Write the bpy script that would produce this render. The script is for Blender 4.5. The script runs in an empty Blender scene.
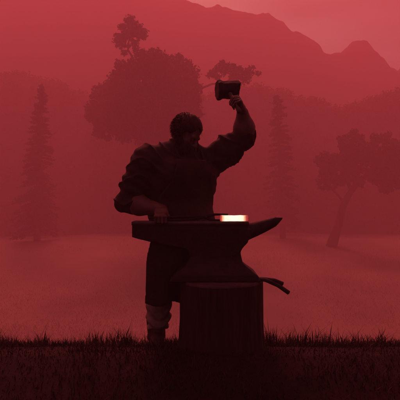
import bpy, math, random
import numpy as np
from mathutils import Vector, Matrix

sc = bpy.context.scene
C = sc.collection
R = math.radians
random.seed(7)
rng = np.random.default_rng(7)

# ------------------------------------------------------------------ camera, sky, sun, exposure
EYE, F, D0 = 1.086, 420.0, 3.0          # eye height, focal length in 400ths of the frame, distance to the anvil
cd = bpy.data.cameras.new('camera'); cam = bpy.data.objects.new('camera', cd); C.objects.link(cam)
cam.location = (0, -D0, EYE); cam.rotation_euler = (R(90), 0, 0)
cd.sensor_width = 36; cd.lens = 36 * F / 400; cd.clip_start = .05; cd.clip_end = 3000
sc.camera = cam

SUN_EL, SUN_AZ = 46.0, -14.0              # low sun behind the hills, a little to the right
w = bpy.data.worlds.new('World'); sc.world = w; w.use_nodes = True
nt = w.node_tree; nt.nodes.clear()
out = nt.nodes.new('ShaderNodeOutputWorld'); bg = nt.nodes.new('ShaderNodeBackground')
sky = nt.nodes.new('ShaderNodeTexSky'); sky.sky_type = 'NISHITA'; sky.sun_disc = False
sky.sun_elevation = R(SUN_EL); sky.sun_rotation = R(SUN_AZ)
sky.air_density = 1.6; sky.dust_density = 6.0; sky.ozone_density = 1.0
tint = nt.nodes.new('ShaderNodeMix'); tint.data_type = 'RGBA'; tint.blend_type = 'MULTIPLY'
tint.inputs['Factor'].default_value = 1.0
tint.inputs['B'].default_value = (.88, .55, .585, 1)      # a red dusk
nt.links.new(sky.outputs['Color'], tint.inputs['A'])
ctc = nt.nodes.new('ShaderNodeTexCoord'); cmp_ = nt.nodes.new('ShaderNodeMapping'); cmp_.inputs['Scale'].default_value = (2.5, 2.5, 9)
cno = nt.nodes.new('ShaderNodeTexNoise'); cno.inputs['Scale'].default_value = 1.6; cno.inputs['Detail'].default_value = 7
cmr = nt.nodes.new('ShaderNodeMapRange'); cmr.inputs['From Min'].default_value = .3; cmr.inputs['From Max'].default_value = .7
cmr.inputs['To Min'].default_value = .78; cmr.inputs['To Max'].default_value = 1.22
cml = nt.nodes.new('ShaderNodeVectorMath'); cml.operation = 'SCALE'
nt.links.new(ctc.outputs['Generated'], cmp_.inputs['Vector']); nt.links.new(cmp_.outputs['Vector'], cno.inputs['Vector'])
nt.links.new(cno.outputs['Fac'], cmr.inputs['Value']); nt.links.new(cmr.outputs['Result'], cml.inputs['Scale'])
nt.links.new(tint.outputs['Result'], cml.inputs[0]); nt.links.new(cml.outputs['Vector'], bg.inputs['Color'])
nt.links.new(bg.outputs['Background'], out.inputs['Surface'])
bg.inputs['Strength'].default_value = .05

sd = bpy.data.lights.new('sun', 'SUN'); sun = bpy.data.objects.new('sun', sd); C.objects.link(sun)
sd.energy = 5; sd.angle = R(20); sd.color = (1, .098, .107)
sun.rotation_euler = Vector((-math.sin(R(SUN_AZ)) * math.cos(R(SUN_EL)), -math.cos(R(SUN_AZ)) * math.cos(R(SUN_EL)), -math.sin(R(SUN_EL)))).to_track_quat('-Z', 'Y').to_euler()

sc.view_settings.view_transform = 'Standard'; sc.view_settings.look = 'None'
sc.view_settings.exposure = .70; sc.view_settings.gamma = 1; sc.view_settings.use_curve_mapping = False
sc.cycles.volume_bounces = 1; sc.cycles.max_bounces = 4; sc.cycles.diffuse_bounces = 2
sc.cycles.use_denoising = True

# ------------------------------------------------------------------ helpers
def P(px, py, y=0.0):
    """a measured picture position at depth y behind the anvil -> world point"""
    d = D0 + y
    return np.array([(px - 200) / F * d, y, EYE + (200 - py) / F * d])

def link(o, parent=None):
    C.objects.link(o)
    if parent is not None:
        o.parent = parent
    return o

def mesh_obj(name, v, f, mat, parent=None, smooth=False, off=(0, 0, 0)):
    v = np.asarray(v, float) - np.asarray(off, float)
    me = bpy.data.meshes.new(name)
    if len(f) and isinstance(f, np.ndarray):
        n, k = f.shape
        me.vertices.add(len(v)); me.vertices.foreach_set('co', v.astype(np.float32).ravel())
        me.loops.add(n * k); me.loops.foreach_set('vertex_index', f.astype(np.int32).ravel())
        me.polygons.add(n); me.polygons.foreach_set('loop_start', np.arange(0, n * k, k, dtype=np.int32))
        me.update(calc_edges=True); me.validate()
    else:
        me.from_pydata([tuple(p) for p in v], [], [tuple(q) for q in f])
    if smooth:
        me.polygons.foreach_set('use_smooth', np.ones(len(me.polygons), bool))
    me.materials.append(mat)
    return link(bpy.data.objects.new(name, me), parent)

def tag(o, label=None, cat=None, group=None, kind=None):
    if label: o['label'] = label
    if cat: o['category'] = cat
    if group: o['group'] = group
    if kind: o['kind'] = kind
    return o

def thing(name, loc, label, cat, group=None):
    o = bpy.data.objects.new(name, None); C.objects.link(o); o.location = tuple(loc)
    return tag(o, label, cat, group)

def mat(name, col, rough=.8, var=.35, scale=6, metal=0.0, bump=0.0, bscale=30, col2=None, stretch=(1, 1, 1), spec=.3):
    m = bpy.data.materials.new(name); m.use_nodes = True
    n = m.node_tree; b = n.nodes['Principled BSDF']
    b.inputs['Roughness'].default_value = rough; b.inputs['Metallic'].default_value = metal
    b.inputs['Specular IOR Level'].default_value = spec
    tc = n.nodes.new('ShaderNodeTexCoord'); mp = n.nodes.new('ShaderNodeMapping'); mp.inputs['Scale'].default_value = stretch
    n.links.new(tc.outputs['Object'], mp.inputs['Vector'])
    no = n.nodes.new('ShaderNodeTexNoise'); no.inputs['Scale'].default_value = scale; no.inputs['Detail'].default_value = 6
    n.links.new(mp.outputs['Vector'], no.inputs['Vector'])
    rp = n.nodes.new('ShaderNodeValToRGB'); rp.color_ramp.elements[0].position = .3; rp.color_ramp.elements[1].position = .7
    a = tuple(c * (1 - var) for c in col); z = col2 or tuple(c * (1 + var) for c in col)
    rp.color_ramp.elements[0].color = (*a, 1); rp.color_ramp.elements[1].color = (*z, 1)
    n.links.new(no.outputs['Fac'], rp.inputs['Fac']); n.links.new(rp.outputs['Color'], b.inputs['Base Color'])
    if bump:
        n2 = n.nodes.new('ShaderNodeTexNoise'); n2.inputs['Scale'].default_value = bscale; n2.inputs['Detail'].default_value = 8
        n.links.new(mp.outputs['Vector'], n2.inputs['Vector'])
        bp = n.nodes.new('ShaderNodeBump'); bp.inputs['Strength'].default_value = bump; bp.inputs['Distance'].default_value = .02
        n.links.new(n2.outputs['Fac'], bp.inputs['Height']); n.links.new(bp.outputs['Normal'], b.inputs['Normal'])
    return m

def vnoise(p, seed=0):
    """smooth value noise on points (n,3) or (...,2/3)"""
    p = np.asarray(p, float); i = np.floor(p).astype(np.int64); f = p - i; f = f * f * (3 - 2 * f)
    k = p.shape[-1]; res = 0
    for c in range(2 ** k):
        wgt = 1.0; h = np.full(p.shape[:-1], seed * 1013 + 17, np.int64)
        for a in range(k):
            bit = (c >> a) & 1
            wgt = wgt * (f[..., a] if bit else 1 - f[..., a])
            h = (h * 73856093) ^ ((i[..., a] + bit) * (19349663, 83492791, 2971215073)[a])
        h = (h ^ (h >> 13)) * 1274126177; h = (h ^ (h >> 16)) & 0xffff
        res = res + wgt * (h / 65535.0)
    return res * 2 - 1

def fbm(p, seed=0, octv=4):
    r, a = 0, 1.0
    for k in range(octv):
        r = r + a * vnoise(np.asarray(p) * 2 ** k, seed + k); a *= .5
    return r

# ---- signed-distance modelling: one continuous skin per figure or part
class Sdf:
    def __init__(s, lo, hi, h):
        s.lo = np.array(lo, float); s.h = h
        n = np.ceil((np.array(hi) - s.lo) / h).astype(int) + 1
        ax = [s.lo[a] + h * np.arange(n[a]) for a in range(3)]
        s.p = np.stack(np.meshgrid(*ax, indexing='ij'), -1); s.d = np.full(tuple(n), 9.0)
    def add(s, d, k=.02):
        if k <= 0: s.d = np.minimum(s.d, d); return s
        hh = np.clip(.5 + .5 * (s.d - d) / k, 0, 1)
        s.d = s.d * (1 - hh) + d * hh - k * hh * (1 - hh); return s
    def cut(s, d, k=0):                     # keep d<0
        s.d = np.maximum(s.d, d); return s
    def local(s, lo, hi, fn, k):            # blend a shape in, working only on the cells near it
        i0 = np.maximum(np.floor((lo - s.lo) / s.h).astype(int), 0); i1 = np.minimum(np.ceil((hi - s.lo) / s.h).astype(int) + 1, s.d.shape)
        if (i1 <= i0).any(): return s
        sl = tuple(slice(a, b) for a, b in zip(i0, i1)); d = fn(s.p[sl]); o = s.d[sl]
        if k <= 0: s.d[sl] = np.minimum(o, d); return s
        hh = np.clip(.5 + .5 * (o - d) / k, 0, 1); s.d[sl] = o * (1 - hh) + d * hh - k * hh * (1 - hh); return s
    def cone(s, a, b, ra, rb, k=.02):
        a = np.asarray(a, float); b = np.asarray(b, float); m = max(ra, rb) + k + .05
        return s.local(np.minimum(a, b) - m, np.maximum(a, b) + m, lambda p: sd_cone(p, a, b, ra, rb), k)
    def ell(s, c, r, M=None, k=.02):
        c = np.asarray(c, float); m = max(r) + k + .05
        return s.local(c - m, c + m, lambda p: sd_ell(p, c, r, M), k)
    def mesh(s):
        return surface_nets(s.d, s.lo, s.h)

def sd_cone(p, a, b, ra, rb):
    a = np.asarray(a, float); b = np.asarray(b, float); ab = b - a
    t = np.clip(((p - a) @ ab) / (ab @ ab), 0, 1)
    return np.linalg.norm(p - a - t[..., None] * ab, axis=-1) - (ra + (rb - ra) * t)

def sd_ell(p, c, r, M=None):
    q = p - np.asarray(c, float)
    if M is not None: q = q @ M            # columns of M are the local axes
    r = np.asarray(r, float)
    k0 = np.linalg.norm(q / r, axis=-1); k1 = np.linalg.norm(q / (r * r), axis=-1) + 1e-9
    return k0 * (k0 - 1) / k1

def sd_box(p, c, r, M=None, rd=.01):
    q = p - np.asarray(c, float)
    if M is not None: q = q @ M
    q = np.abs(q) - (np.asarray(r, float) - rd)
    return np.linalg.norm(np.maximum(q, 0), axis=-1) + np.minimum(q.max(-1), 0) - rd

def surface_nets(d, lo, h):
    ins = d < 0; nx, ny, nz = d.shape
    acc = np.zeros((nx - 1, ny - 1, nz - 1, 3)); cnt = np.zeros((nx - 1, ny - 1, nz - 1))
    for ax in range(3):
        o1, o2 = [a for a in range(3) if a != ax]
        for i in (0, 1):
            for j in (0, 1):
                sl = [None] * 3
                sl[o1] = slice(i, d.shape[o1] - 1 + i); sl[o2] = slice(j, d.shape[o2] - 1 + j)
                s0 = list(sl); s0[ax] = slice(0, d.shape[ax] - 1); s1 = list(sl); s1[ax] = slice(1, d.shape[ax])
                a, b = d[tuple(s0)], d[tuple(s1)]
                x = (a < 0) != (b < 0)
                t = np.where(x, a / np.where(x, a - b, 1), 0)
                acc[..., ax] += np.where(x, t, 0); acc[..., o1] += np.where(x, i, 0); acc[..., o2] += np.where(x, j, 0); cnt += x
    m = cnt > 0; idx = np.full(m.shape, -1); idx[m] = np.arange(m.sum())
    g = np.argwhere(m); v = lo + h * (g + acc[m] / cnt[m][:, None])
    fs = []
    for ax in range(3):
        o1, o2 = (ax + 1) % 3, (ax + 2) % 3
        s0 = [slice(1, n - 1) for n in d.shape]; s1 = list(s0); s0[ax] = slice(0, d.shape[ax] - 1); s1[ax] = slice(1, d.shape[ax])
        a, b = ins[tuple(s0)], ins[tuple(s1)]
        for flip, msk in ((0, a & ~b), (1, b & ~a)):
            q = np.argwhere(msk)
            if not len(q): continue
            q[:, o1] += 1; q[:, o2] += 1
            quad = []
            for (u, vv) in ((-1, -1), (0, -1), (0, 0), (-1, 0)):
                c = q.copy(); c[:, o1] += u; c[:, o2] += vv
                quad.append(idx[c[:, 0], c[:, 1], c[:, 2]])
            quad = np.stack(quad, 1)
            fs.append(quad[:, ::-1] if flip else quad)
    return v, np.concatenate(fs) if fs else np.zeros((0, 4), int)

def joinm(*ms):
    vs, fs, n = [], [], 0
    for v, f in ms:
        vs.append(v); fs.append(np.asarray(f) + n); n += len(v)
    return np.concatenate(vs), np.concatenate(fs)

def tube(pts, rad, n=8, cap=True):
    """swept round tube as quads"""
    pts = np.asarray(pts, float); m = len(pts); rad = np.broadcast_to(rad, m)
    t = np.gradient(pts, axis=0); t /= np.linalg.norm(t, axis=1)[:, None] + 1e-9
    up = np.array([.31, .22, .93]); 
    if abs(t.mean(0) @ up) > .9: up = np.array([.93, .2, .3])
    v = []
    for i in range(m):
        a = np.cross(t[i], up); a /= np.linalg.norm(a); b = np.cross(a, t[i])
        th = np.arange(n) * 2 * np.pi / n
        v.append(pts[i] + rad[i] * (np.cos(th)[:, None] * a + np.sin(th)[:, None] * b))
    v = np.concatenate(v); f = []
    for i in range(m - 1):
        for j in range(n):
            k = (j + 1) % n
            f.append((i * n + j, i * n + k, (i + 1) * n + k, (i + 1) * n + j))
    if cap:
        c0, c1 = len(v), len(v) + 1
        v = np.concatenate([v, [pts[0] - t[0] * rad[0] * .3, pts[-1] + t[-1] * rad[-1] * .3]])
        for j in range(0, n, 2):
            a, b, c = j, (j + 1) % n, (j + 2) % n
            f.append((a, c0, c, b)[::1]); o = (m - 1) * n
            f.append((o + a, o + b, o + c, c1))
    return v, np.array(f)

def unit(a):
    a = np.asarray(a, float); return a / np.linalg.norm(a)

# ------------------------------------------------------------------ materials
M_ground = mat('dark_soil', (.028, .024, .02), .85, .5, 5, bump=.6, bscale=18)
M_field = mat('dry_meadow', (.19, .16, .12), .95, .25, .12)
M_hill = mat('wooded_slope', (.06, .06, .05), .95, .3, .05)
M_rock = mat('mountain_rock', (.12, .11, .10), .95, .3, .02)
M_leaf = mat('dark_foliage', (.065, .07, .05), .8, .45, .25)
M_bark = mat('tree_bark', (.06, .05, .04), .9, .3, 3, stretch=(4, 4, .6), bump=.5, bscale=6)
M_tall_lit = mat('tall_grass_blades_lit', (.034, .029, .019), .8, .6, 5)  # lighter copy of the knoll grass, backlight along the edge painted in
M_grass_shaded = mat('grass_blades_shaded', (.011, .010, .007), .75, .6, 5)  # darker copy for the front, foreground shade put into the colour
M_straw = mat('dry_grass', (.25, .215, .16), .9, .3, .3)
M_skin = mat('sooty_skin', (.105, .062, .05), .55, .3, 14, bump=.15, bscale=90)
M_hair = mat('black_hair', (.018, .014, .012), .6, .5, 60, stretch=(1, 1, .2), bump=.6, bscale=120)
M_shirt = mat('sooty_linen_shirt', (.022, .019, .018), .9, .35, 18, bump=.1, bscale=160)
M_apron = mat('blackened_leather', (.012, .010, .009), .75, .5, 12, bump=.3, bscale=60)
M_trousers = mat('worn_wool_trousers', (.21, .16, .14), .95, .35, 22, bump=.12, bscale=140)
M_boot = mat('boot_leather', (.03, .022, .019), .85, .4, 20, bump=.2, bscale=70)
M_iron = mat('forged_iron', (.016, .015, .0145), .7, .4, 16, metal=.0, bump=.25, bscale=50, spec=.25)
M_face = mat('worn_anvil_face', (.07, .06, .055), .5, .3, 26, metal=.2, bump=.12, bscale=80)
M_stumpbark = mat('stump_bark', (.022, .018, .015), .92, .5, 7, stretch=(3, 3, .5), bump=.8, bscale=16)
M_stumptop = mat('cut_wood', (.05, .038, .03), .85, .4, 9, bump=.3, bscale=30)
M_wood = mat('ash_handle', (.07, .05, .035), .6, .3, 10, stretch=(8, 8, 1))
M_eye = mat('eye_white', (.10, .085, .08), .3, .05)

def hot_metal():
    m = bpy.data.materials.new('glowing_iron'); m.use_nodes = True
    n = m.node_tree; b = n.nodes['Principled BSDF']
    tc = n.nodes.new('ShaderNodeTexCoord'); sx = n.nodes.new('ShaderNodeSeparateXYZ')
    no = n.nodes.new('ShaderNodeTexNoise'); no.inputs['Scale'].default_value = 70; no.inputs['Detail'].default_value = 5; no.inputs['Roughness'].default_value = .75
    n.links.new(tc.outputs['Object'], no.inputs['Vector'])
    n.links.new(tc.outputs['Generated'], sx.inputs['Vector'])
    r = n.nodes.new('ShaderNodeValToRGB'); e = r.color_ramp.elements
    e[0].position = 0; e[0].color = (.30, .02, .02, 1)
    e[1].position = 1; e[1].color = (.26, .02, .02, 1)
    for p, c in ((.05, (.40, .05, .03)), (.10, (.80, .40, .24)), (.18, (.95, .74, .55)), (.5, (.98, .82, .64)), (.80, (.95, .72, .52)), (.87, (.70, .30, .16)), (.93, (.34, .04, .03))):
        q = e.new(p); q.color = (*c, 1)
    n.links.new(sx.outputs['X'], r.inputs['Fac'])
    mx = n.nodes.new('ShaderNodeMix'); mx.data_type = 'RGBA'; mx.blend_type = 'MULTIPLY'; mx.inputs['Factor'].default_value = .62
    n.links.new(r.outputs['Color'], mx.inputs['A']); n.links.new(no.outputs['Fac'], mx.inputs['B'])
    n.links.new(mx.outputs['Result'], b.inputs['Emission Color']); b.inputs['Emission Strength'].default_value = 1.2
    b.inputs['Base Color'].default_value = (.05, .03, .03, 1)
    return m
M_hot = hot_metal()

# ------------------------------------------------------------------ terrain
def ground_z(x, y):
    """knoll under the smith, dropping behind him to a valley meadow that rises to the woods"""
    d = y + D0
    base = np.interp(d, [-400, 0, 1.2, 1.9, 2.3, 2.5, 2.7, 2.95, 3.3, 3.62, 4.2, 6, 12, 25, 38, 46, 64, 88, 110, 140, 320],
                     [-2.2, -1.3, -.68, -.24, -.03, .045, .09, .05, -.06, -.18, -.5, -1.5, -4.2, -8.6, -11.7, -11.9, -9.9, -7.6, -8.4, -8.4, -7])
    n = fbm(np.stack([x * .9, y * .9], -1), 3, 4) * .018
    far = np.clip((d - 20) / 60, 0, 1) * fbm(np.stack([x * .04, y * .04], -1), 9, 3) * .5
    return base + n + far

def build_ground():
    ys = np.concatenate([np.linspace(-60, -3, 24)[:-1], np.linspace(-3, 1.6, 130), 1.6 * (240 / 1.6) ** (np.arange(1, 130) / 129)])
    us = np.linspace(-1, 1, 281)
    v, f = [], []
    for y in ys:
        x = np.sign(us) * np.abs(us) ** 2.8 * 390
        v.append(np.stack([x, np.full_like(x, y), ground_z(x, np.full_like(x, y))], -1))
    m = len(us); v = np.concatenate(v); v = v
    i = np.arange(len(ys) - 1)[:, None] * m + np.arange(m - 1)[None]
    f = np.stack([i, i + 1, i + m + 1, i + m], -1).reshape(-1, 4)
    return v, f, ys

gv, gf, gys = build_ground()
# one sheet; bare dark soil on the knoll, pale meadow in the valley (a mask by object position, so it stays with the land)
gm = bpy.data.materials.new('ground_cover'); gm.use_nodes = True
def ground_material(m):
    n = m.node_tree; b = n.nodes['Principled BSDF']; b.inputs['Roughness'].default_value = .9; b.inputs['Specular IOR Level'].default_value = .2
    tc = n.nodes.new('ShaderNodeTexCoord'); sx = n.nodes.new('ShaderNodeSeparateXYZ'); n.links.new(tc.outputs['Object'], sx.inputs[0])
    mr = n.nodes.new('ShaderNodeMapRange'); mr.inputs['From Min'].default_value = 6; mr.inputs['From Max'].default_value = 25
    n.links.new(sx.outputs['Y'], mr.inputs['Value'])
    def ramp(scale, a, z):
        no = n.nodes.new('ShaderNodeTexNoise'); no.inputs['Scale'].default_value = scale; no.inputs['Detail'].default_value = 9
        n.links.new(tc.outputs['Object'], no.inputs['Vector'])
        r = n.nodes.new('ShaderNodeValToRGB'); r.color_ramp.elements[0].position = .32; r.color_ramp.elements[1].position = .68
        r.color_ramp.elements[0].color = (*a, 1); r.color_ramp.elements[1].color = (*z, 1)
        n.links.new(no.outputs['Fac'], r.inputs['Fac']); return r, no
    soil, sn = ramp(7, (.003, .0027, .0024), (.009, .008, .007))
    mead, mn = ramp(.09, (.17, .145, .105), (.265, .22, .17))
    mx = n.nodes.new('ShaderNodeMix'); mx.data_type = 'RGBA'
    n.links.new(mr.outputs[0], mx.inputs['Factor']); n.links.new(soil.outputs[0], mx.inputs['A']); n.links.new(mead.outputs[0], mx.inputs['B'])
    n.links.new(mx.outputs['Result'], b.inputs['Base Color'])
    bp = n.nodes.new('ShaderNodeBump'); bp.inputs['Strength'].default_value = .7; bp.inputs['Distance'].default_value = .03
    n.links.new(sn.outputs['Fac'], bp.inputs['Height']); n.links.new(bp.outputs['Normal'], b.inputs['Normal'])
ground_material(gm)
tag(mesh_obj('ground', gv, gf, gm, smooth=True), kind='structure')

def ridge(name, prof, d, depth, zbase, m, bump, seed, step):
    """a hill range whose crest follows prof (picture positions at distance d), with slopes in front and behind"""
    px = np.array([p[0] for p in prof], float); py = np.array([p[1] for p in prof], float)
    xs = np.arange((px[0] - 200) / F * d, (px[-1] - 200) / F * d, step)
    crest = EYE + (200 - np.interp(xs / d * F + 200, px, py)) / F * d
    crest = crest + fbm(np.stack([xs / (step * 9), xs * 0], -1), seed, 7) * bump
    ts = np.linspace(0, 1, 46); v = []
    for t in ts:
        y = d - D0 - depth * .62 + depth * t
        s = np.sin(np.clip(t / .62, 0, 1) * np.pi / 2) ** 1.25 if t < .62 else np.cos((t - .62) / .38 * np.pi / 2)
        z = zbase + (crest - zbase) * s
        nn = fbm(np.stack([xs / (step * 7), np.full_like(xs, y) / (step * 7)], -1), seed + 5, 4)
        z = z + nn * bump * 2.2 * (1 - s ** 6) * min(1, t * 8)
        v.append(np.stack([xs, np.full_like(xs, y) + nn * bump, z], -1))
    k = len(xs); i = np.arange(len(ts) - 1)[:, None] * k + np.arange(k - 1)[None]
    f = np.stack([i, i + 1, i + k + 1, i + k], -1).reshape(-1, 4)
    return tag(mesh_obj(name, np.concatenate(v), f, m, smooth=True), kind='structure')

ridge('mountain', [(-230, 60), (-120, 20), (-40, -14), (40, -24), (110, -18), (165, -2), (205, 7), (232, 8), (250, 13), (268, 15), (282, 22), (292, 31), (304, 37),
                   (316, 45), (326, 53), (340, 53), (348, 47), (356, 42), (366, 43), (374, 52), (381, 56), (387, 66), (395, 70), (402, 66), (430, 52),
                   (480, 70), (560, 60), (640, 110)], 235, 58, -11, M_rock, 1.2, 21, .7)
ridge('hill', [(-200, 120), (-110, 96), (-40, 78), (0, 77), (32, 78), (40, 84), (62, 88), (82, 98), (120, 106), (170, 104), (215, 96), (240, 92), (262, 91), (282, 97),
               (300, 103), (326, 108), (338, 113), (350, 110), (372, 104), (398, 95), (440, 84), (520, 96), (640, 130)], 140, 44, -11, M_hill, .8, 33, .6)

# ------------------------------------------------------------------ trees
def leaves(centers, radii, n, size, seed, squash=.8):
    """n small crossed leaf sprays spread through the shells of clumps"""
    r = np.random.default_rng(seed)
    centers = np.asarray(centers, float); radii = np.asarray(radii, float)
    wgt = radii ** 2; k = r.choice(len(centers), n, p=wgt / wgt.sum())
    u = r.normal(size=(n, 3)); u /= np.linalg.norm(u, axis=1)[:, None]
    rr = radii[k] * np.clip(r.normal(.8, .22, n), .1, 1.25)
    p = centers[k] + u * rr[:, None] * np.array([1, 1, squash])
    a = r.normal(size=(n, 3)); a /= np.linalg.norm(a, axis=1)[:, None]
    b = np.cross(a, r.normal(size=(n, 3))); b /= np.linalg.norm(b, axis=1)[:, None]
    s = size * r.uniform(.55, 1.4, n)[:, None]
    v = np.stack([p - a * s, p + b * s * .55, p + a * s, p - b * s * .55], 1).reshape(-1, 3)
    return v, np.arange(n * 4).reshape(-1, 4)

def limb(a, b, ra, rb, sag=.0, n=7, wob=.0, seed=0):
    r = np.random.default_rng(seed); t = np.linspace(0, 1, n)[:, None]
    p = np.asarray(a) * (1 - t) + np.asarray(b) * t
    p = p + np.sin(t * np.pi) * np.array([0, 0, sag]) + np.sin(t * np.pi) * r.normal(size=3) * wob
    return tube(p, ra + (rb - ra) * t[:, 0], 8)

def px_tree(name, label, d, base_px, clumps, nleaf, size, trunk_r, limbs, seed, squash=.85):
    """clumps: (px, py, radius_px, depth offset m)"""
    y = d - D0; s = d / F
    bx = (base_px[0] - 200) * s; bz = float(ground_z(np.array([bx]), np.array([y]))[0]) - .3
    base = np.array([bx, y, bz])
    t = thing(name, base, label, 'tree')
    cs, rs = [], []
    r = np.random.default_rng(seed)
    for (px, py, rp, dy) in clumps:
        c = P(px, py, y) + np.array([0, dy, 0]); big = rp * s
        sub = max(12, int(rp * 1.3))
        for i in range(sub):
            u = r.normal(size=3); u /= np.linalg.norm(u)
            cs.append(c + u * big * r.uniform(.2, .82) * np.array([1, 1, squash])); rs.append(big * r.uniform(.22, .36))
    v, f = leaves(cs, rs, nleaf, size, seed + 1)
    mesh_obj('crown', v, f, M_leaf, t, off=base)
    parts = []
    for i, (a, b, ra, rb, sag) in enumerate(limbs):
        pa = base if a is None else P(a[0], a[1], y) + np.array([0, a[2] if len(a) > 2 else 0, 0])
        pb = P(b[0], b[1], y) + np.array([0, b[2] if len(b) > 2 else 0, 0])
        parts.append(limb(pa, pb, ra, rb, sag, seed=seed + i, wob=.35, n=9))
    v, f = joinm(*parts)
    mesh_obj('trunk', v, f, M_bark, t, smooth=True, off=base)
    return t

px_tree('broadleaf_tree', 'huge round-crowned tree with two small outlying clumps, behind the blacksmith', 88, (168, 240),
        [(165, 82, 30, 0), (122, 92, 28, 1), (112, 112, 26, -2), (180, 100, 27, 2), (150, 72, 24, -3), (138, 106, 32, -4), (172, 120, 28, 2),
         (128, 126, 24, 0), (108, 92, 20, 3), (186, 84, 20, -2), (150, 132, 22, 3), (188, 116, 18, 0), (162, 64, 15, 1), (102, 128, 16, 0), (184, 69, 15, 0), (192, 92, 14, -1), (99, 92, 14, 1), (96, 112, 13, 0), (120, 70, 12, 0), (178, 58, 9, 0), (134, 73, 14, 0), (127, 65, 9, 0), (142, 62, 10, 0),
         (132, 30, 14, 0), (122, 38, 10, 0), (142, 33, 10, 1), (130, 24, 9, 0), (123, 45, 8, 0), (136, 44, 7, 0), (124, 52, 5, 0),
         (220, 70, 12, 0), (236, 73, 13, 0), (250, 72, 10, 0), (214, 74, 8, 0), (228, 66, 9, 1), (244, 79, 8, 0)],
        80000, .36, 1.0,
        [(None, (168, 150), 1.5, 1.0, 0), ((168, 152), (150, 90), .9, .35, .5), ((168, 152), (180, 90), .85, .3, .5), ((168, 156), (118, 110), .7, .25, 1.5),
         ((150, 95), (128, 50), .38, .2, .3), ((128, 52), (133, 32), .2, .1, 0), ((178, 100), (212, 84), .34, .2, -.3), ((212, 84), (240, 74), .2, .1, .2),
         ((168, 156), (200, 120), .6, .2, .6)], 51)

px_tree('spreading_tree', 'wide flat-crowned tree on a leaning trunk, at the right edge of the meadow', 83, (331, 250),
        [(352, 150, 18, 0), (336, 160, 16, 1), (326, 172, 13, -1), (368, 152, 20, 2), (386, 158, 22, -2), (404, 160, 24, 0), (352, 172, 16, 1), (376, 175, 16, 0),
         (398, 178, 17, 2), (340, 180, 12, 0), (322, 182, 8, 0), (424, 168, 20, 0), (360, 182, 8, 0), (415, 185, 12, 1), (346, 140, 10, 0), (358, 136, 9, 1), (376, 138, 10, 0), (392, 139, 11, 2), (322, 162, 11, 0), (330, 186, 9, 1), (388, 188, 8, 1)],
        40000, .33, .7,
        [(None, (338, 225), 1.15, .85, 0), ((338, 226), (352, 190), .85, .55, .3), ((352, 191), (345, 160), .45, .2, 0), ((352, 191), (385, 165), .5, .2, .8),
         ((385, 166), (415, 165), .25, .12, .2), ((346, 205), (325, 182), .3, .14, .3), ((352, 191), (366, 158), .4, .18, .2)], 71)

def conifer(label, d, tip, base_px, half_px, seed, nb, size=.30, bare=.08):
    y = d - D0; s = d / F; r = np.random.default_rng(seed)
    bx = (base_px[0] - 200) * s; base = np.array([bx, y, float(ground_z(np.array([bx]), np.array([y]))[0]) - .3])
    top = P(tip[0], tip[1], y); H = top[2] - base[2]
    t = thing('conifer_tree', base, label, 'tree', 'tall conifers standing in the meadow')
    vs, fs, n0 = [], [], 0; br = []
    for i in range(nb):
        q = (i + r.uniform(0, 1)) / nb; zt = bare + (1 - bare) * q
        prof = np.interp(zt, [h[0] for h in half_px], [h[1] for h in half_px]) * s
        L = prof * r.uniform(.62, 1.12); th = r.uniform(0, 2 * np.pi)
        axis = base * (1 - zt) + top * zt + np.array([math.sin(zt * 3 + seed), 0, 0]) * .25
        dirn = np.array([math.cos(th), math.sin(th), -.32 + .55 * zt])
        m = int(18 + 70 * L / 4)
        u = r.uniform(0, 1, m) ** .75
        p = axis + dirn * (u * L)[:, None] - np.array([0, 0, 1]) * (u * u * L * .14)[:, None]
        p = p + r.normal(size=(m, 3)) * np.array([.28, .28, .16]) * (.4 + L * .14)
        a = r.normal(size=(m, 3)) * .6 + dirn; a /= np.linalg.norm(a, axis=1)[:, None]
        b = np.cross(a, r.normal(size=(m, 3))); b /= np.linalg.norm(b, axis=1)[:, None]
        sz = size * r.uniform(.6, 1.5, m)[:, None]
        vs.append(np.stack([p - a * sz, p + b * sz * .4, p + a * sz, p - b * sz * .4], 1).reshape(-1, 3))
        if i % 2 == 0: br.append(tube(np.stack([axis, axis + dirn * L * .9]), [.09, .03], 6))
    v = np.concatenate(vs); f = np.arange(len(v)).reshape(-1, 4)
    mesh_obj('crown', v, f, M_leaf, t, off=base)
    br.append(tube(np.linspace(base, top, 8), np.linspace(.75, .06, 8), 8))
    v, f = joinm(*br); mesh_obj('trunk', v, f, M_bark, t, smooth=True, off=base)
    return t
conifer('tall narrow dark conifer standing alone on the left, its tip above the hill line', 90, (40, 85), (37, 237),
        [(0, 22), (.1, 23), (.28, 22), (.45, 15), (.62, 12), (.8, 9), (.93, 5), (1, 1)], 5, 300)
conifer('tall slim conifer right of the raised hammer, behind the anvil horn', 94, (277, 96), (283, 236),
        [(0, 21), (.12, 22), (.3, 19), (.5, 14), (.66, 12), (.8, 9), (.92, 7), (1, 3)], 6, 190, bare=.12)

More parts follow.
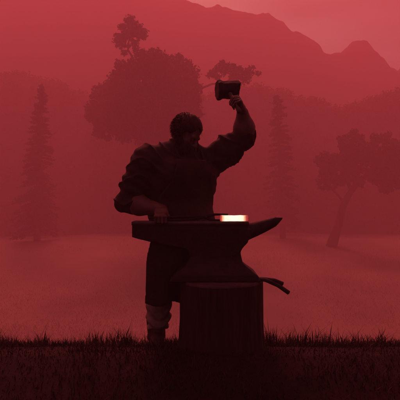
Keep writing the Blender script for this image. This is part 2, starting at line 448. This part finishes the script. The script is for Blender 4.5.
# far woods covering the hill: a mass of rough crowns nobody could count
def hill_woods():
    me = bpy.data.objects['hill'].data; co = np.empty(len(me.vertices) * 3, np.float32); me.vertices.foreach_get('co', co); co = co.reshape(-1, 3)
    r = np.random.default_rng(404); co = co[(np.abs(co[:, 0]) < 112) & (co[:, 1] > 110) & (co[:, 1] < 142)]
    k = r.choice(len(co), 3200); c = co[k] + r.normal(size=(3200, 3)) * .5; R_ = r.uniform(.7, 2.0, 3200); c[:, 2] += R_ * .25
    return leaves(c, R_, 130000, .42, 405, .9)
v, f = hill_woods()
tag(mesh_obj('woods', v, f, M_leaf), 'distant hazy woods covering the hill behind the meadow', 'woods', kind='stuff')
def meadow():
    r = np.random.default_rng(505); n = 110000
    d = 36 + 74 * r.uniform(0, 1, n) ** 1.5; x = r.uniform(-.62, .62, n) * d; y = d - D0
    den = vnoise(np.stack([x * .16, y * .16], -1), 88); k = den + r.uniform(-.5, .5, n) > -.05; x, y = x[k], y[k]; n = len(x)
    z = ground_z(x, y); h = r.uniform(.08, .34, n); th = r.uniform(0, 6.28, n); w_ = r.uniform(.006, .022, n)
    b = np.stack([x, y, z - .03], -1); sv = np.stack([np.cos(th), np.sin(th), 0 * th], -1) * w_[:, None]; tp = b + np.stack([r.normal(size=n) * .12, r.normal(size=n) * .12, h], -1)
    v = np.stack([b - sv, b + sv, tp + sv * .35, tp - sv * .35], 1).reshape(-1, 3)
    return v, np.arange(n * 4).reshape(-1, 4)
v, f = meadow()
tag(mesh_obj('meadow_grass', v, f, M_straw), 'pale dry grass tufts scattered over the hazy meadow', 'meadow grass', kind='stuff')

# ------------------------------------------------------------------ stump
def ring_lathe(c, prof, n, fn, cap_top=True):
    v, f = [], []; m = len(prof)
    th = np.arange(n) * 2 * np.pi / n
    for (r, z) in prof:
        rr = fn(th, z) * r
        v.append(np.stack([c[0] + rr * np.cos(th), c[1] + rr * np.sin(th), np.full(n, c[2] + z)], -1))
    v = np.concatenate(v)
    for i in range(m - 1):
        for j in range(n):
            k = (j + 1) % n; f.append((i * n + j, i * n + k, (i + 1) * n + k, (i + 1) * n + j))
    return v, np.array(f)

SC = P(221, 352, 0.0); SC[2] = -.02; SC[1] = .02
ST = P(221, 279, 0.0)[2]                       # top of the stump
SR = 42 / F * (D0 - .05)                       # radius
stump = thing('tree_stump', SC, 'thick dark wooden stump on the knoll, carrying the anvil', 'stump')
def bark(th, z):
    q = np.stack([np.cos(th) * 6, np.sin(th) * 6, np.full_like(th, z * 2.2)], -1)
    ribs = np.abs(vnoise(q * np.array([1.6, 1.6, .5]), 4)); fine = vnoise(q * np.array([4, 4, 2.5]), 8)
    return 1 + .035 * (ribs - .3) * 2 + .014 * fine + .02 * np.cos(th * 3 + .8)
H = ST - SC[2]
prof = [(SR * (1.0 + .13 * math.exp(-z / .09) ), z) for z in np.linspace(0, H - .012, 44)]
v, f = ring_lathe(SC, prof, 150, bark)
mesh_obj('bark', v, f, M_stumpbark, stump, smooth=True, off=SC)
def topring(th, z): return bark(th, H) * 1.0
pr = [(SR * .995, H - .03), (SR * .985, H - .006), (SR * .96, H)] + [(SR * q, H + .002 * math.sin(q * 70)) for q in np.linspace(.93, .02, 50)]
v, f = ring_lathe(SC, pr, 150, topring)
mesh_obj('cut_top', v, f, M_stumptop, stump, smooth=True, off=SC)

# ------------------------------------------------------------------ anvil
AB = np.array([P(214, 279)[0], 0.02, ST + .003])
anvil = thing('anvil', AB, 'heavy black iron anvil with a long horn pointing right, on the stump', 'anvil')
s3 = D0 / F
ZT = P(0, 222)[2]                                # face height
def xp(px): return (px - 200) * s3
g = Sdf((xp(128), -.24, ST), (xp(290), .28, ZT + .03), .0062)
p = g.p; x, y, z = p[..., 0], p[..., 1] - .02, p[..., 2]
def zz(py): return P(0, py)[2]
# body block + heel (underside slopes up to the left), waist, feet
und = np.interp(x, [xp(130), xp(150), xp(186), xp(196), xp(235), xp(249)], [zz(236), zz(241), zz(248), zz(256), zz(254), zz(240)])
blk = np.maximum.reduce([xp(133) - x, x - xp(247), np.abs(y) - .07, z - ZT, und - z])
wl = np.interp(z, [zz(279), zz(272), zz(264), zz(256), zz(246), zz(238)], [xp(170), xp(176), xp(186), xp(191), xp(186), xp(178)])
wr = np.interp(z, [zz(279), zz(273), zz(267), zz(262), zz(252), zz(246), zz(236)], [xp(259), xp(256), xp(248), xp(242), xp(240), xp(242), xp(250)])
wy = np.interp(z, [zz(279), zz(272), zz(262), zz(250), zz(240)], [.15, .145, .085, .06, .068])
waist = np.maximum.reduce([wl - x, x - wr, np.abs(y) - wy, z - ZT + .05, (ST + .004) - z])
g.add(blk, 0).add(waist, .02)
# horn: tapering cone with a flat-ish top line
t = np.clip((x - xp(238)) / (xp(283.5) - xp(238)), 0, 1)
top = np.interp(t, [0, .3, .8, 1], [ZT - .012, ZT - .006, zz(217.5), zz(216.5)])
bot = np.interp(t, [0, .1, .25, .45, .65, .85, 1], [zz(250), zz(245), zz(240), zz(236), zz(231.5), zz(226.5), zz(218.5)])
cz = (top + bot) / 2; rz = np.maximum((top - bot) / 2, .003); ry = np.interp(t, [0, .4, .8, 1], [.066, .052, .028, .006])
q = np.sqrt(((z - cz) / rz) ** 2 + (y / ry) ** 2)
horn = np.maximum.reduce([(q - 1) * np.minimum(rz, ry), xp(238) - x, x - xp(283)])
g.add(horn, .012)
g.d = g.d + .0012 * vnoise(p * 28, 2)
v, f = g.mesh()
mesh_obj('anvil_body', v, f, M_iron, anvil, smooth=True, off=AB)
# hardened face plate
def boxm(lo, hi, bev=.003):
    lo = np.array(lo, float); hi = np.array(hi, float); b = bev
    v = []; 
    for zc, ins in ((lo[2], 0), (hi[2] - b, 0), (hi[2], b)):
        v += [(lo[0] + ins, lo[1] + ins, zc), (hi[0] - ins, lo[1] + ins, zc), (hi[0] - ins, hi[1] - ins, zc), (lo[0] + ins, hi[1] - ins, zc)]
    f = [(3, 2, 1, 0), (8, 9, 10, 11)]
    for k in (0, 4):
        for j in range(4): f.append((k + j, k + (j + 1) % 4, k + 4 + (j + 1) % 4, k + 4 + j))
    return np.array(v), np.array(f)
v, f = boxm((xp(133) - .002, .02 - .073, ZT - .02), (xp(248), .02 + .073, ZT + .006))
mesh_obj('face_plate', v, f, M_face, anvil, off=AB)
ZF = ZT + .006

# ------------------------------------------------------------------ hot bar, tongs
bx0, bx1 = xp(220), xp(248)
bc = np.array([(bx0 + bx1) / 2, .0, ZF])
g = Sdf((bx0 - .01, -.05, ZF - .01), (bx1 + .01, .05, ZF + .06), .003)
g.add(sd_box(g.p, ((bx0 + bx1) / 2, 0, ZF + .021), ((bx1 - bx0) / 2, .022, .0205), None, .006), 0)
g.d += .0016 * vnoise(g.p * 45, 3)
v, f = g.mesh()
bar = mesh_obj('iron_bar', v, f, M_hot, smooth=True, off=bc); bar.location = tuple(bc)
tag(bar, 'short glowing white-hot iron bar lying on the anvil face', 'hot iron')

HC = P(161, 219, -.02)                           # centre of the tongs grip
tongs = thing('blacksmith_tongs', HC, 'long dark iron tongs in his lowered hand, gripping the glowing bar', 'tongs', 'pairs of iron tongs')
for sgn in (1, -1):
    pts = [HC + np.array([-.09, .004 * sgn, .018 * sgn - .01]), HC + np.array([0, 0, .010 * sgn]), HC + np.array([.16, 0, .012 * sgn + .004]),
           np.array([xp(203), 0, ZF + .03 + .004 * sgn]), np.array([xp(210), 0, ZF + .025 - .014 * sgn]), np.array([xp(215), 0, ZF + .021 - .027 * sgn]), np.array([xp(228), 0, ZF + .021 - .0265 * sgn])]
    pts = np.array(pts); pts[-3:, 2] = np.maximum(pts[-3:, 2], ZF + .006)
    tt = np.linspace(0, len(pts) - 1, 40); pp = np.stack([np.interp(tt, range(len(pts)), pts[:, a]) for a in range(3)], -1)
    rr = np.interp(tt, [0, 3, 4, 6], [.0075, .009, .011, .006])
    v, f = tube(pp, rr, 10); mesh_obj('rein', v, f, M_iron, tongs, smooth=True, off=HC)
v, f = tube([(xp(206), -.02, ZF + .026), (xp(206), .02, ZF + .026)], .012, 12); mesh_obj('rivet', v, f, M_iron, tongs, smooth=True, off=HC)

# spare tongs lying on the stump with their reins over its right edge
TC = np.array([P(252, 279)[0], -.10, ST + .012])
sp = thing('blacksmith_tongs', TC, 'spare tongs on the stump, its two reins sticking out to the right', 'tongs', 'pairs of iron tongs')
rz_ = ST + .016
for sgn, e in ((1, P(283, 284, -.12)), (-1, P(289, 293, -.16))):
    pts = np.array([TC + np.array([-.10, .05 - .014 * sgn, .0]), TC + np.array([-.03, .03, .002 * sgn + .004]), TC + np.array([.075, .0 + .012 * sgn, .004]), e * .55 + (TC + np.array([.075, 0, 0])) * .45 + np.array([0, 0, .012]), e])
    tt = np.linspace(0, 4, 24); pp = np.stack([np.interp(tt, range(5), pts[:, a]) for a in range(3)], -1)
    v, f = tube(pp, np.interp(tt, [0, 1, 4], [.010, .013, .015]), 10); mesh_obj('rein', v, f, M_iron, sp, smooth=True, off=TC)
v, f = tube([TC + np.array([-.03, .03, -.006]), TC + np.array([-.03, .03, .022])], .014, 12); mesh_obj('rivet', v, f, M_iron, sp, smooth=True, off=TC)

# ------------------------------------------------------------------ the blacksmith
fwd = unit((.48, -.88, 0)); lef = np.array([-fwd[1], fwd[0], 0]); upv = np.array([0, 0, 1.])   # his left is towards +x, away
BM = np.stack([lef, -fwd, upv], 1)               # body axes: left, back, up
neck = P(184, 152, .24); headc = P(186.5, 134, .19)
chest = P(183, 181, .27); belly = P(181, 222, .25); pelvis = P(176, 252, .29)
shR = P(148, 162, .17); elR = P(128, 203, .20); 
shL = P(211, 162, .36); elL = P(245, 136, .28)
def gz(q): return float(ground_z(np.array([q[0]]), np.array([q[1]]))[0])
hipR = P(165, 258, .26); knR = P(159, 301, .19); anR = P(156.5, 341, .27)
hipL = P(194, 258, .36); knL = P(204, 301, .33); anL = P(206, 341, .44)

# grips: handle axis u runs from the index side to the little finger, n points from the handle to the palm, w from wrist to knuckles
def grip(c, u, f, side, r):
    u = unit(u); wv = unit(np.asarray(f) - (np.asarray(f) @ u) * u); n = np.cross(u, wv) * side
    return dict(c=np.asarray(c), u=u, w=wv, n=n, r=r, wrist=np.asarray(c) - .082 * wv + (r + .016) * n)
gR = grip(HC, (-1, 0, 0), (0, -.93, -.37), 1, .019)
if gR['n'][2] < 0: gR = grip(HC, (-1, 0, 0), (0, -.93, -.37), -1, .019)
HL = P(236, 105, .12); HAM = P(228, 90, .30)
hd = unit(HAM - HL)
gL = grip(HL, -hd, P(238, 110, .14) - elL, 1, .017)
if gL['n'][0] < 0: gL = grip(HL, -hd, P(238, 110, .14) - elL, -1, .017)

def hand_sdf(gp, h=.0036):
    c, u, wv, n, r = (gp[k] for k in ('c', 'u', 'w', 'n', 'r'))
    L = lambda a, b, d: c + a * u + b * wv + d * n
    lo = c - .17; hi = c + .17
    g = Sdf(lo, hi, h)
    Mx = np.stack([u, wv, n], 1)
    g.add(sd_box(g.p, L(.002, -.008, r + .017), (.043, .05, .0165), Mx, .015), 0)
    g.cone(L(-.012, -.085, r + .017), L(-.01, -.04, r + .017), .031, .03, .025); g.cone(L(.02, -.08, r + .017), L(.02, -.035, r + .017), .026, .026, .02)
    for i, (a, ln, rad) in enumerate(((-.036, 1.0, .0098), (-.012, 1.08, .0102), (.012, 1.0, .0098), (.035, .84, .0086))):
        k = L(a, .040, r + .014); m1 = L(a * 1.02, .05 * ln, -.002); m2 = L(a * .98, .022, -(r + .012) * ln); m3 = L(a * .95, -.006, -(r + .009))
        for q0, q1, r0, r1 in ((k, m1, rad * 1.1, rad), (m1, m2, rad, rad * .94), (m2, m3, rad * .94, rad * .8)):
            g.cone(q0, q1, r0, r1, .005)
        g.ell(k + n * .006, (.011, .011, .008), Mx, .006)
    t0, t1, t2, t3 = L(-.03, -.045, r + .012), L(-.05, -.028, .004), L(-.042, -.004, -(r + .014)), L(-.03, .022, -(r + .016))
    g.cone(t0, t1, .018, .0135, .012); g.cone(t1, t2, .013, .0115, .004); g.cone(t2, t3, .0115, .0095, .004)
    return g.mesh()

def rough(g, amp, sc, seed=0):
    g.d = g.d + amp * vnoise(g.p * sc, seed); return g

def torso(g, e=0.0, k=.05):
    g.add(sd_ell(g.p, chest, (.285 + e, .17 + e, .235 + e), BM), 0)
    g.ell(belly, (.235 + e, .165 + e, .21 + e), BM, k)
    g.ell(pelvis, (.20 + e, .15 + e, .15 + e), BM, k)
    g.cone(chest + upv * .06, neck + upv * .01, .155 + e, .085 + e, .05)
    g.cone(neck - fwd * .07 + upv * .035, (neck + shR) / 2 + upv * .02 - fwd * .03, .06 + e, .085 + e, .05); g.cone(neck - fwd * .07 + upv * .035, (neck + shL) / 2 + upv * .01 - fwd * .03, .06 + e, .075 + e, .05)
    g.cone(neck, shR + np.array([.03, 0, .0]), .085 + e, .085 + e, .05); g.cone(neck, shL + np.array([-.03, 0, .0]), .085 + e, .08 + e, .05)
    g.ell(chest - lef * .11 + fwd * .10 + upv * .05, (.12 + e, .09 + e, .1 + e), BM, .04); g.ell(chest + lef * .11 + fwd * .10 + upv * .05, (.12 + e, .09 + e, .1 + e), BM, .04)

def armR(g, e=0.0, upto=1.0):
    g.cone(shR, (shR + elR) / 2, .112 + e, .100 + e, .04); g.cone((shR + elR) / 2, elR, .096 + e, .070 + e, .03)
    if upto > 0:
        wr = gR['wrist']; m = elR + (wr - elR) * .35
        g.cone(elR, m, .068 + e, .074 + e, .03); g.cone(m, elR + (wr - elR) * upto, .074 + e, (.074 + (.042 - .074) * (upto - .35) / .65 if upto > .35 else .06) + e, .03)
def armL(g, e=0.0, upto=1.0):
    g.cone(shL, (shL + elL) / 2, .100 + e, .092 + e, .04); g.cone((shL + elL) / 2, elL, .090 + e, .068 + e, .03)
    if upto > 0:
        wr = gL['wrist']; m = elL + (wr - elL) * .35
        g.cone(elL, m, .070 + e, .080 + e, .03); g.cone(m, elL + (wr - elL) * upto, .080 + e, (.080 + (.045 - .080) * (upto - .35) / .65 if upto > .35 else .058) + e, .03)
def legs(g, e=0.0, k=.03, low=True):
    for hp, kn, an in ((hipR, knR, anR), (hipL, knL, anL)):
        g.cone(hp, kn, .105 + e, .072 + e, .05); m = kn + (an - kn) * .35 + np.array([0, .02, 0])
        g.cone(kn, m, .068 + e, .066 + e, .03); g.cone(m, an, .064 + e, .05 + e, .03)

LO, HI = (-.72, -.22, -.12), (.5, .62, 1.78)
man = thing('person', (pelvis[0], pelvis[1], gz(anR)), 'burly bearded blacksmith in leather apron raising a hammer behind the anvil', 'person')
MO = np.array([pelvis[0], pelvis[1], gz(anR)])

# head frame: looking down at the bar
target = np.array([xp(236), 0, ZF]); hf = unit((target - headc) * np.array([1, 1, .55])); hl = unit(np.cross(upv, hf)); hu = np.cross(hf, hl)
HM = np.stack([hl, -hf, hu], 1)
def hp(a, b, c): return headc + a * hl + b * hf + c * hu
def head_sdf():
    g = Sdf(headc - np.array([.2, .2, .27]), headc + np.array([.2, .2, .2]), .0048)
    g.add(sd_ell(g.p, hp(0, -.012, .025), (.083, .104, .108), HM), 0)
    g.ell(hp(0, .035, -.055), (.062, .062, .072), HM, .04)          # jaw and cheeks
    g.ell(hp(0, .082, -.098), (.026, .022, .022), HM, .03)          # chin
    g.ell(hp(.036, .062, -.02), (.026, .026, .022), HM, .02); g.ell(hp(-.036, .062, -.02), (.026, .026, .022), HM, .02)
    g.cone(hp(-.04, .085, .026), hp(.04, .085, .026), .013, .013, .02)   # brow
    for sx in (-1, 1):                                                # eye sockets
        e = sd_ell(g.p, hp(sx * .032, .098, .006), (.019, .017, .012), HM); g.d = np.maximum(g.d, -e)
    g.cone(hp(0, .096, .016), hp(0, .124, -.026), .010, .017, .012); g.ell(hp(.012, .112, -.03), (.01, .012, .008), HM, .008); g.ell(hp(-.012, .112, -.03), (.01, .012, .008), HM, .008)
    g.cone(hp(-.02, .094, -.062), hp(.02, .094, -.062), .009, .009, .008); g.cone(hp(-.017, .092, -.074), hp(.017, .092, -.074), .010, .010, .006)
    for sx in (-1, 1): g.ell(hp(sx * .088, -.012, -.005), (.012, .024, .034), HM, .01)
    g.cone(hp(0, -.02, -.05), neck - upv * .03, .066, .078, .03)
    return g.mesh()

g = Sdf(LO, HI, .0105); torso(g, -.012); armR(g); armL(g); legs(g)
g.cone(neck, headc - upv * .05, .075, .066, .03)
for an in (anR, anL): g.cone(an, an + fwd * .12 + np.array([0, 0, -.06]), .05, .035, .03)
body = joinm(g.mesh(), head_sdf(), hand_sdf(gR), hand_sdf(gL))
mesh_obj('body', body[0], body[1], M_skin, man, smooth=True, off=MO)
for sx in (-1, 1):
    gE = Sdf(hp(sx * .032, .083, .007) - .022, hp(sx * .032, .083, .007) + .022, .003); gE.add(sd_ell(gE.p, hp(sx * .032, .083, .007), (.0125,) * 3), 0)
    v, f = gE.mesh(); mesh_obj('eye', v, f, M_eye, man, smooth=True, off=MO)

# hair and beard
def strands(v, n, ln, wd, seed, down=-1.0, back=.5):
    r = np.random.default_rng(seed); k = r.integers(0, len(v), n); p = v[k]
    o = unit(np.ones(3)) * 0 + (p - headc); o /= np.linalg.norm(o, axis=1)[:, None]
    d = o * .55 + hu * down * .8 - hf * back + r.normal(size=(n, 3)) * .28; d /= np.linalg.norm(d, axis=1)[:, None]
    sidev = np.cross(d, r.normal(size=(n, 3))); sidev /= np.linalg.norm(sidev, axis=1)[:, None]
    L = (ln * r.uniform(.5, 1.3, n))[:, None]; W = (wd * r.uniform(.6, 1.3, n))[:, None]
    a = p - o * .006; b = a + d * L * .6; c = a + (d + np.array([0, 0, -.35])) * L
    q = np.stack([a - sidev * W, a + sidev * W, b + sidev * W * .8, b - sidev * W * .8, c + sidev * W * .1, c - sidev * W * .1], 1).reshape(-1, 3)
    i = np.arange(n)[:, None] * 6
    return q, np.concatenate([i + np.array([0, 1, 2, 3]), i + np.array([3, 2, 4, 5])])
g = Sdf(headc - np.array([.22, .22, .27]), headc + np.array([.22, .22, .22]), .0055)
g.add(sd_ell(g.p, hp(0, -.022, .034), (.106, .120, .118), HM), 0)
q = (g.p - headc) @ HM; face = np.maximum(q[..., 1] * -1 - .062 - .0 * q[..., 2], 0)
cutf = (-q[..., 1] - (.022 + .60 * q[..., 2] + .012 * np.sin(q[..., 0] * 90)))        # forward of the hair line
g.cut(np.minimum(cutf, 1)); g.cut(-(q[..., 2] + .075))
g.d += .004 * vnoise(g.p * np.array([30, 30, 12]), 4)
m_ = g.mesh(); v, f = joinm(m_, strands(m_[0], 5200, .026, .0020, 12, -.8, .8)); mesh_obj('hair', v, f, M_hair, man, smooth=True, off=MO)
g = Sdf(headc - np.array([.2, .24, .3]), headc + np.array([.2, .2, .1]), .0055)
g.add(sd_ell(g.p, hp(0, .066, -.098), (.082, .068, .070), HM), 0); g.ell(hp(0, .098, -.150), (.066, .056, .072), HM, .03)
g.cone(hp(.07, .01, -.03), hp(.05, .06, -.09), .022, .03, .02); g.cone(hp(-.07, .01, -.03), hp(-.05, .06, -.09), .022, .03, .02)
g.cone(hp(.006, .116, -.050), hp(.046, .094, -.078), .012, .012, .01); g.cone(hp(-.006, .116, -.050), hp(-.046, .094, -.078), .012, .012, .01)
m = sd_ell(g.p, hp(0, .118, -.068), (.022, .03, .009), HM); g.d = np.maximum(g.d, -m)
g.d += .007 * vnoise(g.p * np.array([50, 50, 18]), 14) + .004 * vnoise(g.p * np.array([110, 110, 40]), 16)
m_ = g.mesh(); v, f = joinm(m_, strands(m_[0], 4200, .042, .0022, 13, -1.2, -.3)); mesh_obj('beard', v, f, M_hair, man, smooth=True, off=MO)

# shirt with rolled sleeves
g = Sdf(LO, HI, .0095); torso(g, .006); armR(g, .016, .0); armL(g, .016, .0)
g.cone(P(157, 184, .24), P(158, 214, .22), .075, .07, .06)
wdir = unit(gR['wrist'] - elR); wdl = unit(gL['wrist'] - elL)
g.cone(elR - wdir * .03, elR + wdir * .05, .080, .086, .02); g.cone(elL - wdl * .02, elL + wdl * .03, .080, .084, .02)
hole = sd_cone(g.p, neck + upv * .045 + fwd * .03, headc + upv * .05 + fwd * .02, .086, .12); g.d = np.maximum(g.d, -hole)
g.cut((pelvis[2] - .06) - g.p[..., 2])
pp = g.p
fold = -.020 * (1 - np.abs(np.sin((pp @ unit((.5, .2, 1))) * 26 + 3.2 * vnoise(pp * 5, 31)))) ** 4 * np.clip(vnoise(pp * 3.5, 32) * 1.4 + .5, 0, 1) + .009 * np.exp(-np.minimum(np.linalg.norm(pp - (elR + shR) / 2 + lef * .05, axis=-1), np.linalg.norm(pp - (elL * .45 + shL * .55), axis=-1)) * 5) * np.sin((pp @ unit((.7, .1, 1))) * 85 + 4 * vnoise(pp * 7, 36)) + .010 * vnoise(pp * 9, 33) + .003 * vnoise(pp * 30, 34)
g.d = g.d + fold
v, f = g.mesh(); mesh_obj('shirt', v, f, M_shirt, man, smooth=True, off=MO)

# trousers
g = Sdf((-.5, .0, -.1), (.3, .62, .9), .0095); legs(g, .02); g.ell(pelvis, (.212, .162, .16), BM, .04)
g.cut((.10) - g.p[..., 2]); pp = g.p
g.d = g.d + .010 * np.sin(pp[..., 2] * 60 + 6 * vnoise(pp * 7, 41)) * np.clip(vnoise(pp * 5, 42) + .3, 0, 1) + .003 * vnoise(pp * 10, 43)
v, f = g.mesh(); mesh_obj('trousers', v, f, M_trousers, man, smooth=True, off=MO)

# boots
for an, tdir in ((anR, unit(fwd * np.array([.8, 1, 1]) + np.array([-.25, 0, 0]))), (anL, unit(fwd + np.array([.3, 0, 0])))):
    z0 = gz(an + tdir * .06) ; heel = np.array([an[0], an[1], z0]) - tdir * .03
    g = Sdf(np.array([an[0] - .3, an[1] - .3, z0 - .06]), np.array([an[0] + .3, an[1] + .3, an[2] + .24]), .0075)
    g.add(sd_cone(g.p, an + upv * .17, heel + upv * .06, .078, .062), 0); g.cone(heel + upv * .052, heel + tdir * .20 + upv * .042, .062, .050, .04)
    g.cone(heel + tdir * .17 + upv * .05, heel + tdir * .235 + upv * .04, .05, .043, .02)
    g.cut(z0 - .005 - g.p[..., 2]); g.cut(g.p[..., 2] - (an[2] + .17)); g.d += .004 * vnoise(g.p * 24, 51)
    v, f = g.mesh(); b = mesh_obj('boot', v, f, M_boot, man, smooth=True, off=MO)
    bz = z0 - .018
    g = Sdf(np.array([an[0] - .3, an[1] - .3, z0 - .06]), np.array([an[0] + .3, an[1] + .3, z0 + .05]), .0065)
    a0 = heel * np.array([1, 1, 0]); a1 = (heel + tdir * .235) * np.array([1, 1, 0]); ab = a1 - a0; q0 = g.p * np.array([1, 1, 0]) - a0
    tt = np.clip((q0 @ ab) / (ab @ ab), 0, 1); dd = np.linalg.norm(q0 - tt[..., None] * ab, axis=-1) - (.066 - .016 * tt)
    g.d = np.maximum.reduce([dd, bz - g.p[..., 2], g.p[..., 2] - (z0 + .006)])
    v, f = g.mesh(); v = v
    mesh_obj('sole', v, f, M_hair, b, smooth=True)
    b.children[0].data.transform(Matrix.Translation(tuple(-MO)))

# leather apron: a shell over chest and belly that hangs free below the hips
g = Sdf((-.62, -.25, .3), (.45, .5, 1.62), .0085); torso(g, .034)
q = (g.p - belly) @ BM                            # left, back, up
hz = P(0, 300, .14)[2]
half = np.interp(g.p[..., 2], [hz, pelvis[2], belly[2] + .1, chest[2], chest[2] + .16], [.34, .33, .26, .16, .115])
skirt = np.abs(-q[..., 1] - (.178 + .02 * np.sin(q[..., 0] * 24 + 1) * np.clip((pelvis[2] - g.p[..., 2]) / .3, 0, 1) - q[..., 0] ** 2 * .45)) - .009
skirt = np.maximum(skirt, g.p[..., 2] - belly[2])
shell = np.abs(g.d) - .0105
shell = np.maximum.reduce([shell, q[..., 1] + .02, (pelvis[2] + .02) - g.p[..., 2]])
d = np.minimum(shell, skirt)
d = np.maximum.reduce([d, np.abs(q[..., 0]) - half, hz + .012 * np.sin(q[..., 0] * 30) - g.p[..., 2], g.p[..., 2] - (chest[2] + .15)])
g.d = d + .002 * vnoise(g.p * 20, 61)
v, f = g.mesh(); ap = mesh_obj('leather_apron', v, f, M_apron, man, smooth=True, off=MO)
for sx in (-1, 1):
    a = chest + lef * sx * .10 + fwd * .165 + upv * .14; pts = [a, chest + lef * sx * .105 + fwd * .10 + upv * .225, neck + lef * sx * .09 + upv * .035, neck + lef * sx * .07 - fwd * .09 + upv * .02]
    tt = np.linspace(0, 3, 16); pts = np.array(pts); pp = np.stack([np.interp(tt, range(4), pts[:, k]) for k in range(3)], -1)
    v, f = tube(pp, .011, 8); o = mesh_obj('strap', v, f, M_apron, ap, smooth=True, off=MO)

# ------------------------------------------------------------------ hammer in the raised hand
ham = thing('hammer', HL, 'heavy block-headed hammer raised in his hand above the anvil', 'hammer')
v, f = tube([HL - hd * .10, HL - hd * .04, HL + hd * .05, HAM - hd * .03, HAM + hd * .055], [.0185, .0165, .0155, .0165, .015], 12)
mesh_obj('handle', v, f, M_wood, ham, smooth=True, off=HL)
ha = unit(np.array([1, .25, .1]) - (np.array([1, .25, .1]) @ hd) * hd); hb = np.cross(hd, ha); HX = np.stack([ha, hb, hd], 1)
g = Sdf(HAM - .17, HAM + .17, .0052)
q = (g.p - HAM) @ HX / 1.22; oct_ = np.maximum(np.abs(q[..., 1]), np.abs(q[..., 2]))
oct_ = np.maximum(oct_, (np.abs(q[..., 1]) + np.abs(q[..., 2])) * .74)
rad = np.interp(q[..., 0], [-.078, -.066, -.052, -.034, .02, .078], [.055, .062, .061, .052, .054, .018])      # round striking face, wedge peen
rad2 = np.interp(q[..., 0], [-.078, -.066, -.052, -.034, .02, .078], [.055, .062, .061, .052, .056, .056])
body_ = np.maximum.reduce([np.abs(q[..., 1]) - np.minimum(rad2, .062), np.abs(q[..., 2]) - rad, (np.abs(q[..., 1]) + np.abs(q[..., 2])) * .72 - np.maximum(rad, rad2) * 1.0, np.abs(q[..., 0]) - .074]) * 1.22
g.add(body_, 0); g.d += .0012 * vnoise(g.p * 60, 5)
v, f = g.mesh(); mesh_obj('hammer_head', v, f, M_iron, ham, smooth=True, off=HL)

# ------------------------------------------------------------------ grass on the knoll
def grass(tall):
    r = np.random.default_rng(99 + tall); X, Y, Hh = [], [], []
    if tall:                                      # ragged tufts along the edge of the knoll
        n = 15000
        x = r.uniform(-3.6, 3.6, n); y = r.uniform(.1, .8, n)
        tuft = np.clip(vnoise(np.stack([x * 9, y * 2.5], -1), 77) * .6 + vnoise(np.stack([x * 23, y * 5], -1), 79) * .5 + .35, 0, 1)
        k = r.uniform(0, 1, n) < .25 + tuft; x, y, tuft = x[k], y[k], tuft[k]; n = len(x)
        h = (.03 + .12 * tuft ** 1.6) * r.uniform(.35, 1.25, n)
        st = r.uniform(0, 1, n) > .985; h = np.where(st, h + .05, h)
    else:                                         # short growth towards the camera
        n = 44000
        x = r.uniform(-2.6, 2.6, n); y = r.uniform(-1.2, .6, n); h = (.012 + .05 * r.uniform(0, 1, n) ** 3) * (.6 + .7 * np.clip(vnoise(np.stack([x * 4, y * 4], -1), 78) + .3, 0, 1))
    X.append(x); Y.append(y); Hh.append(h)
    x, y, h = map(np.concatenate, (X, Y, Hh))
    keep = np.hypot(x - SC[0], y - SC[1]) > SR * 1.12
    x, y, h = x[keep], y[keep], h[keep]; n = len(x); z = ground_z(x, y) - .004
    th = r.uniform(0, 2 * np.pi, n); lean = r.uniform(.05, 1.1, n) * h; wd = r.uniform(.0012, .0042, n)
    dx, dy = np.cos(th), np.sin(th); b = np.stack([x, y, z], -1); sd_ = np.stack([-dy, dx, 0 * dx], -1); ln = np.stack([dx, dy, 0 * dx], -1)
    v = np.zeros((n, 6, 3))
    for i, (t, ww) in enumerate(((0, 1), (.55, .75), (1, .06))):
        c = b + ln * (lean * t * t)[:, None] + np.array([0, 0, 1.]) * (h * t)[:, None]
        v[:, 2 * i] = c - sd_ * (wd * ww)[:, None]; v[:, 2 * i + 1] = c + sd_ * (wd * ww)[:, None]
    o = np.arange(n)[:, None] * 6
    f = np.concatenate([o + np.array([0, 1, 3, 2]), o + np.array([2, 3, 5, 4])])
    return v.reshape(-1, 3), f
v, f = grass(0)
tag(mesh_obj('grass', v, f, M_grass_shaded), 'short turf with shade painted in, covering the knoll in front of the stump', 'grass', kind='stuff')
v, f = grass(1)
tag(mesh_obj('tall_grass', v, f, M_tall_lit), 'ragged taller grass tufts along the far edge of the knoll', 'grass', kind='stuff')

# ------------------------------------------------------------------ the red air
hz_v, hz_f = boxm((-400, -70, -20), (400, 275, 132), .001)
hm = bpy.data.materials.new('haze'); hm.use_nodes = True; n = hm.node_tree; n.nodes.clear()
o = n.nodes.new('ShaderNodeOutputMaterial'); pv = n.nodes.new('ShaderNodeVolumePrincipled')
pv.inputs['Color'].default_value = (.92, .55, .60, 1); pv.inputs['Density'].default_value = .0076; pv.inputs['Anisotropy'].default_value = .1
n.links.new(pv.outputs['Volume'], o.inputs['Volume'])
tag(mesh_obj('haze', hz_v, hz_f, hm), kind='stuff')
